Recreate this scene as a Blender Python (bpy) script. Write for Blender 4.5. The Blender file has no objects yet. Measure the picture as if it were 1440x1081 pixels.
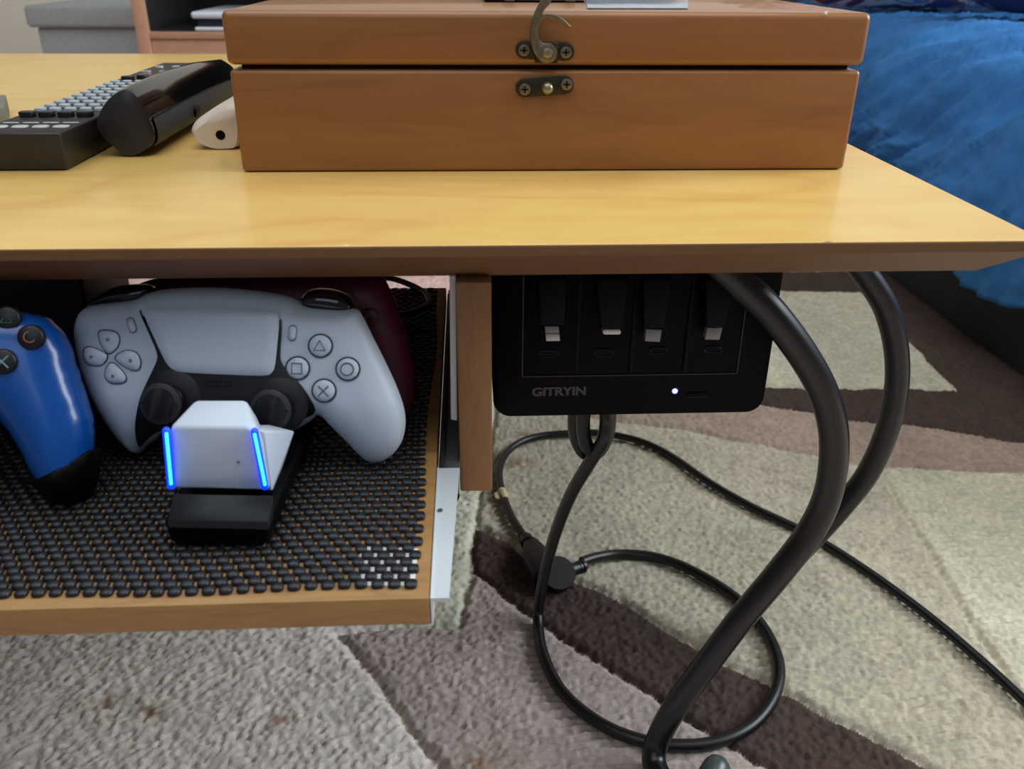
import bpy, bmesh, math, random
import numpy as np
from mathutils import Vector, Matrix, noise
from mathutils.geometry import delaunay_2d_cdt
random.seed(4); rng = np.random.default_rng(7)
sc = bpy.context.scene; col = sc.collection

# ------------------------------------------------------------------ camera, sky, lamps, exposure
F_PX, PITCH, YAW, ROLL = 1206.0, .4636, .0526, .0075
CAM = np.array([0, 0, .495])
FW = np.array([math.sin(YAW)*math.cos(PITCH), math.cos(YAW)*math.cos(PITCH), -math.sin(PITCH)])
RT0 = np.array([math.cos(YAW), -math.sin(YAW), 0]); UP0 = np.cross(RT0, FW)
RT = RT0*math.cos(ROLL)+UP0*math.sin(ROLL); UP = -RT0*math.sin(ROLL)+UP0*math.cos(ROLL)
cd = bpy.data.cameras.new('camera'); cam = bpy.data.objects.new('camera', cd); col.objects.link(cam)
cd.sensor_width = 36; cd.lens = F_PX/1440*36; cd.clip_start = .01
cam.matrix_world = Matrix(((RT[0], UP[0], -FW[0], CAM[0]), (RT[1], UP[1], -FW[1], CAM[1]), (RT[2], UP[2], -FW[2], CAM[2]), (0, 0, 0, 1)))
cd.dof.use_dof = True; cd.dof.focus_distance = .50; cd.dof.aperture_fstop = 15
sc.camera = cam
wd = bpy.data.worlds.new('world'); sc.world = wd; wd.use_nodes = True
wd.node_tree.nodes['Background'].inputs[0].default_value = (.80, .90, 1, 1)
wd.node_tree.nodes['Background'].inputs[1].default_value = .13
def area(name, loc, target, size, size_y, power, color):
    l = bpy.data.lights.new(name, 'AREA'); l.shape = 'RECTANGLE'; l.size = size; l.size_y = size_y; l.energy = power; l.color = color
    o = bpy.data.objects.new(name, l); col.objects.link(o); o.location = loc
    o.rotation_euler = (Vector(target)-Vector(loc)).to_track_quat('-Z', 'Y').to_euler(); return o
area('window_light', (2.4, .55, 1.55), (-.1, .5, .1), 1.9, 1.3, 78, (.88, .95, 1))
area('ceiling_bounce', (-.1, .3, 2.45), (-.1, .4, 0), 2.4, 2.2, 40, (1, .99, .97))  # area lamp added overhead for the bounce off the unseen ceiling
area('rear_window_light', (-.5, -1.5, 1.75), (-.1, .45, 0), 1.3, 1.0, 5, (.74, .88, 1))
sc.view_settings.view_transform = 'Standard'; sc.view_settings.look = 'None'
sc.view_settings.gamma = 1; sc.view_settings.use_curve_mapping = False
sc.view_settings.exposure = 0.0

# ------------------------------------------------------------------ helpers
def ray(x, y): return FW+RT*(x-720)/F_PX-UP*(y-540.5)/F_PX
def onZ(x, y, z): d = ray(x, y); return CAM+d*(z-CAM[2])/d[2]
def onY(x, y, Y): d = ray(x, y); return CAM+d*(Y/d[1])
def onX(x, y, X): d = ray(x, y); return CAM+d*(X/d[0])
def lin(c): return tuple(((v/255+.055)/1.055)**2.4 if v > 10 else v/255/12.92 for v in c)
MATS = {}
def mat(name, rgb, rough=.5, metal=0, spec=.5, emit=None, power=0, bump=0, bscale=200, vary=0, vscale=30, stretch=(1, 1, 1), coat=0, vcol=False, second=None, detail=6):
    if name in MATS: return MATS[name]
    m = bpy.data.materials.new(name); m.use_nodes = True; n = m.node_tree.nodes; L = m.node_tree.links
    b = n['Principled BSDF']; c = (*lin(rgb), 1)
    b.inputs['Base Color'].default_value = c; b.inputs['Roughness'].default_value = rough; b.inputs['Metallic'].default_value = metal
    b.inputs['Specular IOR Level'].default_value = spec; b.inputs['Coat Weight'].default_value = coat
    tc = n.new('ShaderNodeTexCoord'); mp = n.new('ShaderNodeMapping'); L.new(tc.outputs['Object'], mp.inputs[0]); mp.inputs['Scale'].default_value = stretch
    if vcol:
        a = n.new('ShaderNodeAttribute'); a.attribute_name = 'col'; L.new(a.outputs['Color'], b.inputs['Base Color'])
    elif vary:
        t = n.new('ShaderNodeTexNoise'); t.inputs['Scale'].default_value = vscale; t.inputs['Detail'].default_value = detail; t.inputs['Roughness'].default_value = .65
        L.new(mp.outputs[0], t.inputs['Vector']); r = n.new('ShaderNodeValToRGB'); L.new(t.outputs['Fac'], r.inputs[0])
        lo = lin(second) if second else tuple(v*(1-vary) for v in c[:3])
        hi = c[:3] if second else tuple(min(1, v*(1+vary*.6)) for v in c[:3])
        r.color_ramp.elements[0].position = .32; r.color_ramp.elements[1].position = .68
        r.color_ramp.elements[0].color = (*lo, 1); r.color_ramp.elements[1].color = (*hi, 1); L.new(r.outputs[0], b.inputs['Base Color'])
    if bump:
        t2 = n.new('ShaderNodeTexNoise'); t2.inputs['Scale'].default_value = bscale; t2.inputs['Detail'].default_value = 4; L.new(mp.outputs[0], t2.inputs['Vector'])
        bp = n.new('ShaderNodeBump'); bp.inputs['Strength'].default_value = bump; bp.inputs['Distance'].default_value = .001
        L.new(t2.outputs['Fac'], bp.inputs['Height']); L.new(bp.outputs[0], b.inputs['Normal'])
    if emit:
        b.inputs['Emission Color'].default_value = (*lin(emit), 1); b.inputs['Emission Strength'].default_value = power
    MATS[name] = m; return m
def wood(name, light, dark, rough, scale, stretch, coat=0, streak=.5):
    if name in MATS: return MATS[name]
    m = mat(name, light, rough, coat=coat); n = m.node_tree.nodes; L = m.node_tree.links; b = n['Principled BSDF']
    mp = [x for x in n if x.type == 'MAPPING'][0]; mp.inputs['Scale'].default_value = stretch
    t1 = n.new('ShaderNodeTexNoise'); t1.inputs['Scale'].default_value = scale; t1.inputs['Detail'].default_value = 3; t1.inputs['Distortion'].default_value = .6
    t2 = n.new('ShaderNodeTexNoise'); t2.inputs['Scale'].default_value = scale*9; t2.inputs['Detail'].default_value = 5
    L.new(mp.outputs[0], t1.inputs[0]); L.new(mp.outputs[0], t2.inputs[0])
    w = n.new('ShaderNodeMath'); w.operation = 'MULTIPLY'; w.inputs[1].default_value = 9; L.new(t1.outputs['Fac'], w.inputs[0])
    f = n.new('ShaderNodeMath'); f.operation = 'PINGPONG'; f.inputs[1].default_value = 1; L.new(w.outputs[0], f.inputs[0])
    pw = n.new('ShaderNodeMath'); pw.operation = 'POWER'; pw.inputs[1].default_value = 5; L.new(f.outputs[0], pw.inputs[0])
    k = n.new('ShaderNodeMath'); k.operation = 'MULTIPLY'; k.inputs[1].default_value = streak; L.new(pw.outputs[0], k.inputs[0])
    k2 = n.new('ShaderNodeMath'); k2.operation = 'MULTIPLY_ADD'; k2.inputs[1].default_value = .9; k2.inputs[2].default_value = -.28; L.new(t2.outputs['Fac'], k2.inputs[0])
    s = n.new('ShaderNodeMath'); s.operation = 'ADD'; s.use_clamp = True; L.new(k.outputs[0], s.inputs[0]); L.new(k2.outputs[0], s.inputs[1])
    x = n.new('ShaderNodeMix'); x.data_type = 'RGBA'; x.inputs['A'].default_value = (*lin(light), 1); x.inputs['B'].default_value = (*lin(dark), 1)
    L.new(s.outputs[0], x.inputs['Factor']); L.new(x.outputs['Result'], b.inputs['Base Color']); return m
def tag(o, label=None, cat=None, group=None, kind=None):
    for k, v in (('label', label), ('category', cat), ('group', group), ('kind', kind)):
        if v: o[k] = v
    return o
def thing(name, label, cat, loc, group=None):
    o = bpy.data.objects.new(name, None); o.empty_display_size = .02; col.objects.link(o); o.location = [float(v) for v in loc]
    return tag(o, label, cat, group)
def adopt(o, parent):                                   # meshes are written in room coordinates
    if parent is not None:
        o.parent = parent
        if parent.type == 'EMPTY': o.matrix_parent_inverse = Matrix.Translation(-Vector(parent.location))
    return o
def link(name, me, m, parent=None):
    o = bpy.data.objects.new(name, me); col.objects.link(o)
    if m: me.materials.append(m)
    return adopt(o, parent)
def mk(name, verts, faces, m, parent=None, smooth=True, angle=40):
    me = bpy.data.meshes.new(name); me.from_pydata([tuple(map(float, v)) for v in verts], [], [tuple(int(i) for i in f) for f in faces]); me.update()
    if smooth: me.shade_smooth(); me.set_sharp_from_angle(angle=math.radians(angle))
    return link(name, me, m, parent)
def mkbm(name, bm, m, parent=None, smooth=True, angle=40):
    bmesh.ops.recalc_face_normals(bm, faces=bm.faces)
    me = bpy.data.meshes.new(name); bm.to_mesh(me); bm.free()
    if smooth: me.shade_smooth(); me.set_sharp_from_angle(angle=math.radians(angle))
    return link(name, me, m, parent)
def hullbox(bm, p):                                     # eight corners, bottom ring then top ring
    v = [bm.verts.new(tuple(map(float, q))) for q in p]
    for f in ((3, 2, 1, 0), (4, 5, 6, 7), (0, 1, 5, 4), (1, 2, 6, 5), (2, 3, 7, 6), (3, 0, 4, 7)): bm.faces.new([v[i] for i in f])
def corners(x0, x1, y0, y1, z0, z1): return [(x0, y0, z0), (x1, y0, z0), (x1, y1, z0), (x0, y1, z0), (x0, y0, z1), (x1, y0, z1), (x1, y1, z1), (x0, y1, z1)]
def bevel(bm, w, seg=3):
    if w: bmesh.ops.bevel(bm, geom=bm.edges[:]+bm.verts[:], offset=w, segments=seg, affect='EDGES', profile=.5, clamp_overlap=True)
def solid(name, p, m, parent=None, bev=0, seg=3):
    bm = bmesh.new(); hullbox(bm, p); bmesh.ops.recalc_face_normals(bm, faces=bm.faces); bevel(bm, bev, seg); return mkbm(name, bm, m, parent)
def box(name, x0, x1, y0, y1, z0, z1, m, parent=None, bev=.001, seg=2): return solid(name, corners(x0, x1, y0, y1, z0, z1), m, parent, bev, seg)
def hull(name, pts, m, parent=None, bev=0, seg=3):
    bm = bmesh.new()
    for p in pts: bm.verts.new(tuple(map(float, p)))
    r = bmesh.ops.convex_hull(bm, input=bm.verts[:]); bmesh.ops.dissolve_limit(bm, angle_limit=.02, verts=bm.verts[:], edges=bm.edges[:])
    bevel(bm, bev, seg); return mkbm(name, bm, m, parent)
def prism(name, front, back_vec, m, parent=None, bev=0):
    bm = bmesh.new(); bv = np.array(back_vec, float)
    a = [bm.verts.new(tuple(map(float, p))) for p in front]; b = [bm.verts.new(tuple(map(float, np.array(p)+bv))) for p in front]; n = len(a)
    bm.faces.new(a); bm.faces.new(b[::-1])
    for i in range(n): bm.faces.new((a[i], b[i], b[(i+1) % n], a[(i+1) % n]))
    bmesh.ops.recalc_face_normals(bm, faces=bm.faces)
    if bev: bmesh.ops.bevel(bm, geom=[e for e in bm.edges if e.verts[0] in set(a) and e.verts[1] in set(a)], offset=bev, segments=2, affect='EDGES', profile=.5, clamp_overlap=True)
    return mkbm(name, bm, m, parent)
def smooth_path(P, per=8, closed=False):
    P = [np.array(p, float) for p in P]; n = len(P); out = []
    for i in range(n if closed else n-1):
        g = (lambda k: P[k % n]) if closed else (lambda k: P[min(max(k, 0), n-1)])
        p0, p1, p2, p3 = g(i-1), g(i), g(i+1), g(i+2)
        for j in range(per):
            t = j/per; out.append(.5*((2*p1)+(p2-p0)*t+(2*p0-5*p1+4*p2-p3)*t*t+(3*p1-p0-3*p2+p3)*t**3))
    if not closed: out.append(P[-1])
    return out
def tube_data(P, r, res=14, closed=False):
    P = [np.array(p, float) for p in P]; n = len(P); V = []; Fc = []; rr = r if hasattr(r, '__len__') else [r]*n
    T = [P[(i+1) % n]-P[i-1] if closed else P[min(i+1, n-1)]-P[max(i-1, 0)] for i in range(n)]; T = [t/np.linalg.norm(t) for t in T]
    a = np.array([0, 0, 1.]) if abs(T[0][2]) < .9 else np.array([1., 0, 0]); u = np.cross(T[0], a); u /= np.linalg.norm(u)
    for i in range(n):
        u = u-T[i]*(u@T[i]); u /= np.linalg.norm(u); v = np.cross(T[i], u)
        for k in range(res): w = 2*math.pi*k/res; V.append(P[i]+rr[i]*(u*math.cos(w)+v*math.sin(w)))
    for i in range(n if closed else n-1):
        j = (i+1) % n
        for k in range(res): Fc.append((i*res+k, i*res+(k+1) % res, j*res+(k+1) % res, j*res+k))
    if not closed: Fc.append(tuple(range(res))[::-1]); Fc.append(tuple(range((n-1)*res, n*res)))
    return V, Fc
def tube(name, P, r, m, parent=None, per=8, res=14, closed=False, rounded=0):
    Q = smooth_path(P, per, closed) if per else [np.array(p, float) for p in P]
    if rounded and not closed:
        out = []; rad = []
        d0 = (Q[0]-Q[1])/np.linalg.norm(Q[0]-Q[1]); d1 = (Q[-1]-Q[-2])/np.linalg.norm(Q[-1]-Q[-2])
        for a in (80, 55, 30): out.append(Q[0]+d0*r*math.sin(math.radians(a))*rounded); rad.append(r*math.cos(math.radians(a)))
        for q in Q: out.append(q); rad.append(r)
        for a in (30, 55, 80): out.append(Q[-1]+d1*r*math.sin(math.radians(a))*rounded); rad.append(r*math.cos(math.radians(a)))
        Q, r = out, rad
    V, Fc = tube_data(Q, r, res, closed); return mk(name, V, Fc, m, parent, True, 60)
def loft(name, rings, m, parent=None, angle=40):
    n = len(rings[0]); V = [p for r in rings for p in r]; Fc = []
    for i in range(len(rings)-1):
        for k in range(n): Fc.append((i*n+k, i*n+(k+1) % n, (i+1)*n+(k+1) % n, (i+1)*n+k))
    Fc.append(tuple(range(n))[::-1]); Fc.append(tuple(range((len(rings)-1)*n, len(rings)*n)))
    bm = bmesh.new(); vs = [bm.verts.new(tuple(map(float, v))) for v in V]
    for f in Fc: bm.faces.new([vs[i] for i in f])
    return mkbm(name, bm, m, parent, True, angle)
def disc_px(cx, cy, rx, ry=None, n=24): return [(cx+rx*math.cos(2*math.pi*k/n), cy+(ry or rx)*math.sin(2*math.pi*k/n)) for k in range(n)]
def pill_px(x0, y0, x1, y1, r, n=10):
    a = math.atan2(y1-y0, x1-x0); out = []
    for k in range(n+1): w = a-math.pi/2+math.pi*k/n; out.append((x1+r*math.cos(w), y1+r*math.sin(w)))
    for k in range(n+1): w = a+math.pi/2+math.pi*k/n; out.append((x0+r*math.cos(w), y0+r*math.sin(w)))
    return out
def inside(px, py, poly):
    r = np.zeros(px.shape, bool); n = len(poly)
    for i in range(n):
        x0, y0 = poly[i]; x1, y1 = poly[(i+1) % n]
        if y0 == y1: continue
        c = ((y0 > py) != (y1 > py)) & (px < (x1-x0)*(py-y0)/(y1-y0)+x0); r ^= c
    return r
def edge_dist(px, py, poly, closed=True):
    d = np.full(px.shape, 9.); n = len(poly)
    for i in range(n if closed else n-1):
        a = np.array(poly[i]); b = np.array(poly[(i+1) % n]); e = b-a; l = e@e
        if l < 1e-16: continue
        t = np.clip(((px-a[0])*e[0]+(py-a[1])*e[1])/l, 0, 1); d = np.minimum(d, np.hypot(px-a[0]-t*e[0], py-a[1]-t*e[1]))
    return d
class Face:                                             # a tilted plane with its own (u, v) axes and outward normal
    def __init__(s, O, elev, azim=0, roll=0):
        s.O = np.array(O); e, a = math.radians(elev), math.radians(azim)
        s.n = np.array([math.sin(a)*math.cos(e), -math.cos(a)*math.cos(e), math.sin(e)])
        u = np.array([math.cos(a), math.sin(a), 0]); v = np.cross(s.n, u); r = math.radians(roll)
        s.u = u*math.cos(r)+v*math.sin(r); s.v = -u*math.sin(r)+v*math.cos(r); s.W = lambda u, v: np.zeros(np.shape(u))
    def uv(s, x, y, w=0, it=4):
        d = ray(x, y)
        for k in range(it):
            P = CAM+d*(((s.O+s.n*w-CAM)@s.n)/(d@s.n)); a, b = (P-s.O)@s.u, (P-s.O)@s.v; w = float(s.W(np.array([a]), np.array([b]))[0])
        return (a, b)
    def P(s, u, v, w): return s.O+s.u*u+s.v*v+s.n*w
    def on(s, x, y, h=0): a, b = s.uv(x, y); return s.P(a, b, float(s.W(np.array([a]), np.array([b]))[0])+h)
    def outline(s, pts, per=5): return [s.uv(*p) for p in (smooth_path(pts, per, True) if per else pts)]
def inflate(name, fc, uv, W, tf, tb, R, m, parent=None, step=.003, angle=60, soften=0):
    pts = [Vector(p) for p in uv]; n = len(pts); A = np.array(uv); x0, y0 = A.min(0); x1, y1 = A.max(0)
    gx, gy = np.meshgrid(np.arange(x0, x1, step), np.arange(y0, y1, step*.9)); gx = gx+np.where(np.arange(gx.shape[0]) % 2, step/2, 0)[:, None]
    gx, gy = gx.ravel(), gy.ravel(); d = edge_dist(gx, gy, uv); k = inside(gx, gy, uv) & (d > step*.45); gx, gy = gx[k], gy[k]
    if R > step*1.2:                                    # extra rings near the rim, so that it rounds off cleanly
        ex, ey = [], []
        cen = A.mean(0)
        for q in (.12, .35):
            for i in range(n):
                t = A[(i+1) % n]-A[i-1]; nn = np.array([-t[1], t[0]]); nn /= max(1e-9, np.linalg.norm(nn)); p = A[i]+nn*R*q
                if not inside(np.array([p[0]]), np.array([p[1]]), uv)[0]: p = A[i]-nn*R*q
                if inside(np.array([p[0]]), np.array([p[1]]), uv)[0]: ex.append(p[0]); ey.append(p[1])
        ex, ey = np.array(ex), np.array(ey)
        if len(ex): de = edge_dist(ex, ey, uv); kk = de > R*.08; gx, gy = np.concatenate([gx, ex[kk]]), np.concatenate([gy, ey[kk]])
    r = delaunay_2d_cdt(pts+[Vector((a, b)) for a, b in zip(gx, gy)], [(i, (i+1) % n) for i in range(n)], [], 1, 1e-7)
    V2 = np.array([tuple(v) for v in r[0]]); tri = [tuple(f) for f in r[2]]; dd = edge_dist(V2[:, 0], V2[:, 1], uv); rim = dd < 1e-6
    s = np.sqrt(np.maximum(0, 1-(1-np.minimum(dd/R, 1))**2)); w = W(V2[:, 0], V2[:, 1])
    V = [fc.P(a, b, c) for (a, b), c in zip(V2, w+tf*s)]; mp = {}
    for i in range(len(V2)):
        if rim[i]: mp[i] = i
        else: mp[i] = len(V); V.append(fc.P(V2[i, 0], V2[i, 1], w[i]-tb*s[i]))
    Fc = [f for f in tri]+[tuple(mp[i] for i in f[::-1]) for f in tri]
    Fc = [f for f in Fc if len(set(f)) == len(f)]
    seen = set(); out = []
    for f in Fc:
        k = tuple(sorted(f))
        if k in seen: continue
        seen.add(k); out.append(f)
    bm = bmesh.new(); vs = [bm.verts.new(tuple(map(float, v))) for v in V]
    for f in out: bm.faces.new([vs[i] for i in f])
    bmesh.ops.delete(bm, geom=[v for v in bm.verts if not v.link_faces], context='VERTS')
    for k in range(soften): bmesh.ops.smooth_vert(bm, verts=bm.verts, factor=.5, use_axis_x=True, use_axis_y=True, use_axis_z=True)
    return mkbm(name, bm, m, parent, True, angle)

# ------------------------------------------------------------------ materials
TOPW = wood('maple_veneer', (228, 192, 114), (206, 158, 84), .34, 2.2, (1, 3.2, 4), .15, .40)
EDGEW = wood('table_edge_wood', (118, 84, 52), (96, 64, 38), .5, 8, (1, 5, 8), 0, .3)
TRAYW = wood('tray_wood', (160, 121, 70), (128, 92, 51), .45, 9, (1, 6, 6), 0, .4)
POSTW = wood('end_panel_wood', (146, 104, 63), (120, 82, 48), .5, 8, (5, 5, 1), 0, .3)
BOXW = wood('stained_pine', (151, 99, 51), (124, 76, 37), .40, 4, (.6, 4, 6), .35, .30)
BOXDARK = mat('box_gap', (40, 20, 12), .8)
BRASS = mat('aged_brass', (132, 122, 100), .42, .85, vary=.3, vscale=300)
BRASSD = mat('dark_brass_plate', (62, 58, 48), .5, .8, vary=.3, vscale=300)
BLACK = mat('black_plastic', (16, 17, 20), .42)
BLACKM = mat('matt_black_plastic', (4, 4, 5), .5, spec=.12)
GLOSS = mat('gloss_black_plastic', (14, 14, 16), .12, coat=.4)
STEELB = mat('black_painted_tube', (11, 12, 14), .32, vary=.25, vscale=90)
RUBBER = mat('black_rubber', (9, 10, 12), .38)
MATR = mat('charcoal_pvc', (20, 25, 30), .45)
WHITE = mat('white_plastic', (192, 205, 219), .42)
GREYW = mat('grey_white_metal', (200, 210, 216), .45, .1)
ZINC = mat('zinc_slide', (120, 124, 128), .4, .7)
DARK = mat('dark_groove', (52, 58, 70), .6)
INK = mat('grey_ink', (96, 102, 114), .6)

# ------------------------------------------------------------------ the setting
flo = box('floor', -3, 3.2, -.6, 2.8, -.06, -.014, wood('pale_floor', (214, 186, 170), (196, 164, 146), .5, 3, (1, 5, 1), 0, .3), None, 0); tag(flo, kind='structure')
w_ = box('wall_back', -3, 3.2, 2.75, 2.85, -.02, 2.5, mat('warm_white_paint', (244, 237, 222), .8, bump=.1, bscale=300)); tag(w_, kind='structure')
w_ = box('baseboard_back', -3, 3.2, 2.735, 2.7495, -.014, .09, mat('white_gloss_paint', (226, 222, 214), .4)); tag(w_, kind='structure')

# rug: a finely tufted grid; every patch of colour is bounded by a carved groove
def axis(a, b, lo, hi, fine, coarse):
    return np.unique(np.concatenate([np.arange(a, lo, coarse), np.arange(lo, hi, fine), np.arange(hi, b+coarse*.5, coarse)]))
ax = axis(-1.0, .738, -.43, .70, .0017, .012); ay = np.unique(np.concatenate([np.arange(.12, .37, .0042), np.arange(.37, .78, .0016), np.arange(.78, 1.42, .0028)]))
GX, GY = np.meshgrid(ax, ay); ny, nx = GX.shape
def vnoise(x, y, s, seed):
    r = np.random.default_rng(seed).random((256, 256)); xx, yy = x/s, y/s; i, j = np.floor(xx).astype(int), np.floor(yy).astype(int); a, b = xx-i, yy-j
    a, b = a*a*(3-2*a), b*b*(3-2*b); g = lambda p, q: r[q % 256, p % 256]
    return (g(i, j)*(1-a)+g(i+1, j)*a)*(1-b)+(g(i, j+1)*(1-a)+g(i+1, j+1)*a)*b-.5
WX = GX+.006*vnoise(GX, GY, .012, 1)+.012*vnoise(GX, GY, .06, 2); WY = GY+.006*vnoise(GX, GY, .012, 3)+.012*vnoise(GX, GY, .06, 4)
WX = GX+(WX-GX)*.5; WY = GY+(WY-GY)*.5
def fl(pts): return [tuple(onZ(x, y, 0)[:2]) for x, y in pts]
AB = [(478, 888), (548, 985), (620, 1081), (700, 1190)]
CL = [(663, 802), (680, 814), (726, 849), (773, 881), (833, 923), (879, 951), (940, 990), (977, 1016), (1018, 1037), (1051, 1062), (1120, 1100), (1250, 1180)]
CU = [(673, 738), (680, 740), (717, 758), (740, 780), (810, 812), (884, 846), (940, 882), (1001, 918), (1051, 944), (1103, 972), (1189, 1018), (1281, 1067), (1400, 1130), (1500, 1190)]
ELO = [(760, 570), (860, 587), (945, 600), (1051, 617), (1156, 640), (1235, 653), (1440, 659), (1700, 668)]
EUP = [(900, 528), (1077, 567), (1149, 579), (1202, 590), (1268, 594), (1347, 605), (1440, 620), (1700, 655)]
PINK, TAUPE, MAUVE, CHOC, SAGE, CREAM, TAN, PALE = (206, 178, 168), (213, 207, 198), (172, 159, 152), (78, 64, 59), (184, 176, 156), (202, 196, 174), (168, 150, 134), (200, 200, 180)
patches = [(SAGE, [(560, 1000), (560, 420), (1900, 420), (1900, 1300), (560, 1300)]),
           (TAUPE, [(-900, 860)]+[(610, 868)]+[(478, 888)]+AB[1:]+[(700, 1600), (-900, 1600)]),
           (MAUVE, [(478, 888), (540, 880), (610, 877), (644, 878), (651, 831), (663, 802)]+CL[1:]+[(1300, 1400), (760, 1400)]+AB[::-1][:-1]),
           (PALE, [(560, 500), (700, 500), (690, 640), (676, 695), (673, 736), (664, 777), (651, 831), (644, 878), (540, 879), (500, 700)]),
           (CHOC, CL[:1]+CL[1:]+[(1400, 1260)]+CU[::-1]),
           (CREAM, [(1235, 655), (1281, 738), (1347, 837), (1399, 922), (1500, 1090), (1900, 1200), (1900, 680), (1440, 660)]),
           (TAN, EUP+ELO[::-1]),
           (CHOC, [(880, 521), (1074, 541), (1347, 546), (1281, 478), (1215, 409), (1095, 406), (900, 404), (900, 378), (1800, 378), (1800, 655)]+EUP[::-1][1:]),
           (CREAM, [(860, 404), (1095, 406), (1215, 409), (1281, 478), (1347, 546), (1074, 541), (880, 521)])]
C_ = np.empty((ny, nx, 3)); C_[:] = lin(TAUPE); far = (GX < .2) & (GY > 1.1); dist = np.full(GX.shape, 9.)
for c, p in patches:
    q = fl(p); i = inside(WX, WY, q); C_[i] = lin(c)
    dist = np.minimum(np.where(i, 9., dist), edge_dist(WX, WY, q))
    dist[i] = edge_dist(WX, WY, q)[i]
C_[far] = lin(PINK)
light = C_.mean(2) > .2
tuft = vnoise(GX+.002*vnoise(GX, GY, .004, 14), GY, .0036, 11)+.8*vnoise(GX, GY+.0015*vnoise(GX, GY, .003, 15), .0021, 12)
Z = -.0012+.0027*tuft+rng.random(GX.shape)*.0008
rib = np.sin((GY+.010*vnoise(GX, GY, .05, 21)+.004*vnoise(GX, GY, .02, 22))/.0074*2*math.pi)*(.55+vnoise(GX, GY, .06, 23))
sage = (GX > .02) & light; Z += np.where(sage, .0013*rib-.0009*tuft, .0002*rib)
Z += .002*vnoise(GX, GY, .05, 13); Z -= .0045*np.exp(-(dist/.0035)**2); Z = np.minimum(Z, .0012)
jit_shade = 1+.34*vnoise(GX, GY, .0032, 31)+.22*np.clip(tuft, -.5, .3)+.16*vnoise(GX, GY, .02, 32)+.14*vnoise(GX, GY, .09, 33)+.12*(rng.random(GX.shape)-.5)  # random wool tone, plus occlusion shade painted into gaps between tufts
C_ = C_*jit_shade[..., None]
for sx, sy, rr in ((640, 783, .006), (728, 652, .013), (142, 990, .010), (212, 998, .010), (395, 1012, .008), (1010, 905, .008), (745, 615, .016), (690, 1070, .012)):
    q = onZ(sx, sy, 0); g = np.exp(-(((GX-q[0])/(rr*1.5))**2+((GY-q[1])/rr)**2))*np.clip(.5+1.6*vnoise(GX, GY, .007, 41), 0, 1)*.75
    C_ = C_*(1-g[..., None])+np.array(lin((128, 88, 50)))*g[..., None]
me = bpy.data.meshes.new('rug'); nv = nx*ny; co = np.stack([GX, GY, Z], -1).reshape(-1, 3).astype(np.float32)
top = (np.arange(ny-1)[:, None]*nx+np.arange(nx-1)[None, :]).ravel(); fq = np.stack([top, top+1, top+1+nx, top+nx], -1)
ring = np.concatenate([np.arange(nx), nx*np.arange(1, ny)+nx-1, nx*(ny-1)+np.arange(nx-2, -1, -1), nx*np.arange(ny-2, 0, -1)])
low = co[ring].copy(); low[:, 2] = -.0135; nr = len(ring); li = nv+np.arange(nr); sk = np.stack([ring, li, np.roll(li, -1), np.roll(ring, -1)], -1)
co = np.concatenate([co, low]); fq = np.concatenate([fq, sk]); me.vertices.add(len(co)); me.vertices.foreach_set('co', co.ravel())
me.loops.add(fq.size); me.loops.foreach_set('vertex_index', fq.ravel().astype(np.int32)); me.polygons.add(len(fq)); me.polygons.foreach_set('loop_start', np.arange(0, fq.size, 4, dtype=np.int32)); me.update(calc_edges=True)
ca = me.color_attributes.new('col', 'FLOAT_COLOR', 'POINT'); full = np.ones((len(co), 4), np.float32); cc = C_.reshape(-1, 3); full[:nv, :3] = cc; full[nv:, :3] = cc[ring]; ca.data.foreach_set('color', np.clip(full, 0, 1).ravel())
rug = link('rug', me, mat('wool_pile', (170, 160, 145), .95, spec=.1, vcol=True, bump=.5, bscale=900)); me.shade_smooth()
tag(rug, 'patchwork wool rug in beige, mauve and chocolate with carved seams under the table', 'rug')

# ------------------------------------------------------------------ coffee table
TT, TF, TR, TL, TB = .39, .3362, .2411, -.78, 1.085
table = thing('coffee_table', 'maple veneer coffee table with curved black tube legs and pull-out tray', 'table', (-.25, .7, 0))
bm = bmesh.new(); ins = .0262; zb = TT-.0048; zu = TT-.022
rings = [[(TL, TF, TT), (TR, TF, TT), (TR, TB, TT), (TL, TB, TT)], [(TL, TF, zb), (TR, TF, zb), (TR, TB, zb), (TL, TB, zb)], [(TL+ins, TF+ins, zu), (TR-ins*.4, TF+ins, zu), (TR-ins*.4, TB-ins, zu), (TL+ins, TB-ins, zu)]]
vs = [[bm.verts.new(p) for p in r] for r in rings]
bm.faces.new(vs[0]); bm.faces.new(vs[2][::-1])
for k in range(4): bm.faces.new((vs[0][k], vs[1][k], vs[1][(k+1) % 4], vs[0][(k+1) % 4])); bm.faces.new((vs[1][k], vs[2][k], vs[2][(k+1) % 4], vs[1][(k+1) % 4]))
bmesh.ops.recalc_face_normals(bm, faces=bm.faces)
bmesh.ops.bevel(bm, geom=[e for e in bm.edges if all(abs(v.co.z-TT) < 1e-6 for v in e.verts)], offset=.0008, segments=2, affect='EDGES', profile=.5)
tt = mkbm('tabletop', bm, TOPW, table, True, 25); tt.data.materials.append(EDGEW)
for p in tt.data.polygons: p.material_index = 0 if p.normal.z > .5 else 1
for sx in (482, 1163):                            # chips along the front arris
    q = onZ(sx, 345 if sx < 900 else 340, TT); hull('worn_chip', [q+np.array([random.uniform(-.003, .003), random.uniform(-.0003, .0006), random.uniform(-.0006, .0003)]) for k in range(9)], mat('bare_wood', (232, 222, 200), .8), table)
XP0, XP1, YP = -.0064, .0094, .3549
box('end_panel', XP0, XP1, YP, .80, .2585, zu-.0005, POSTW, table, .0012)
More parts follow.
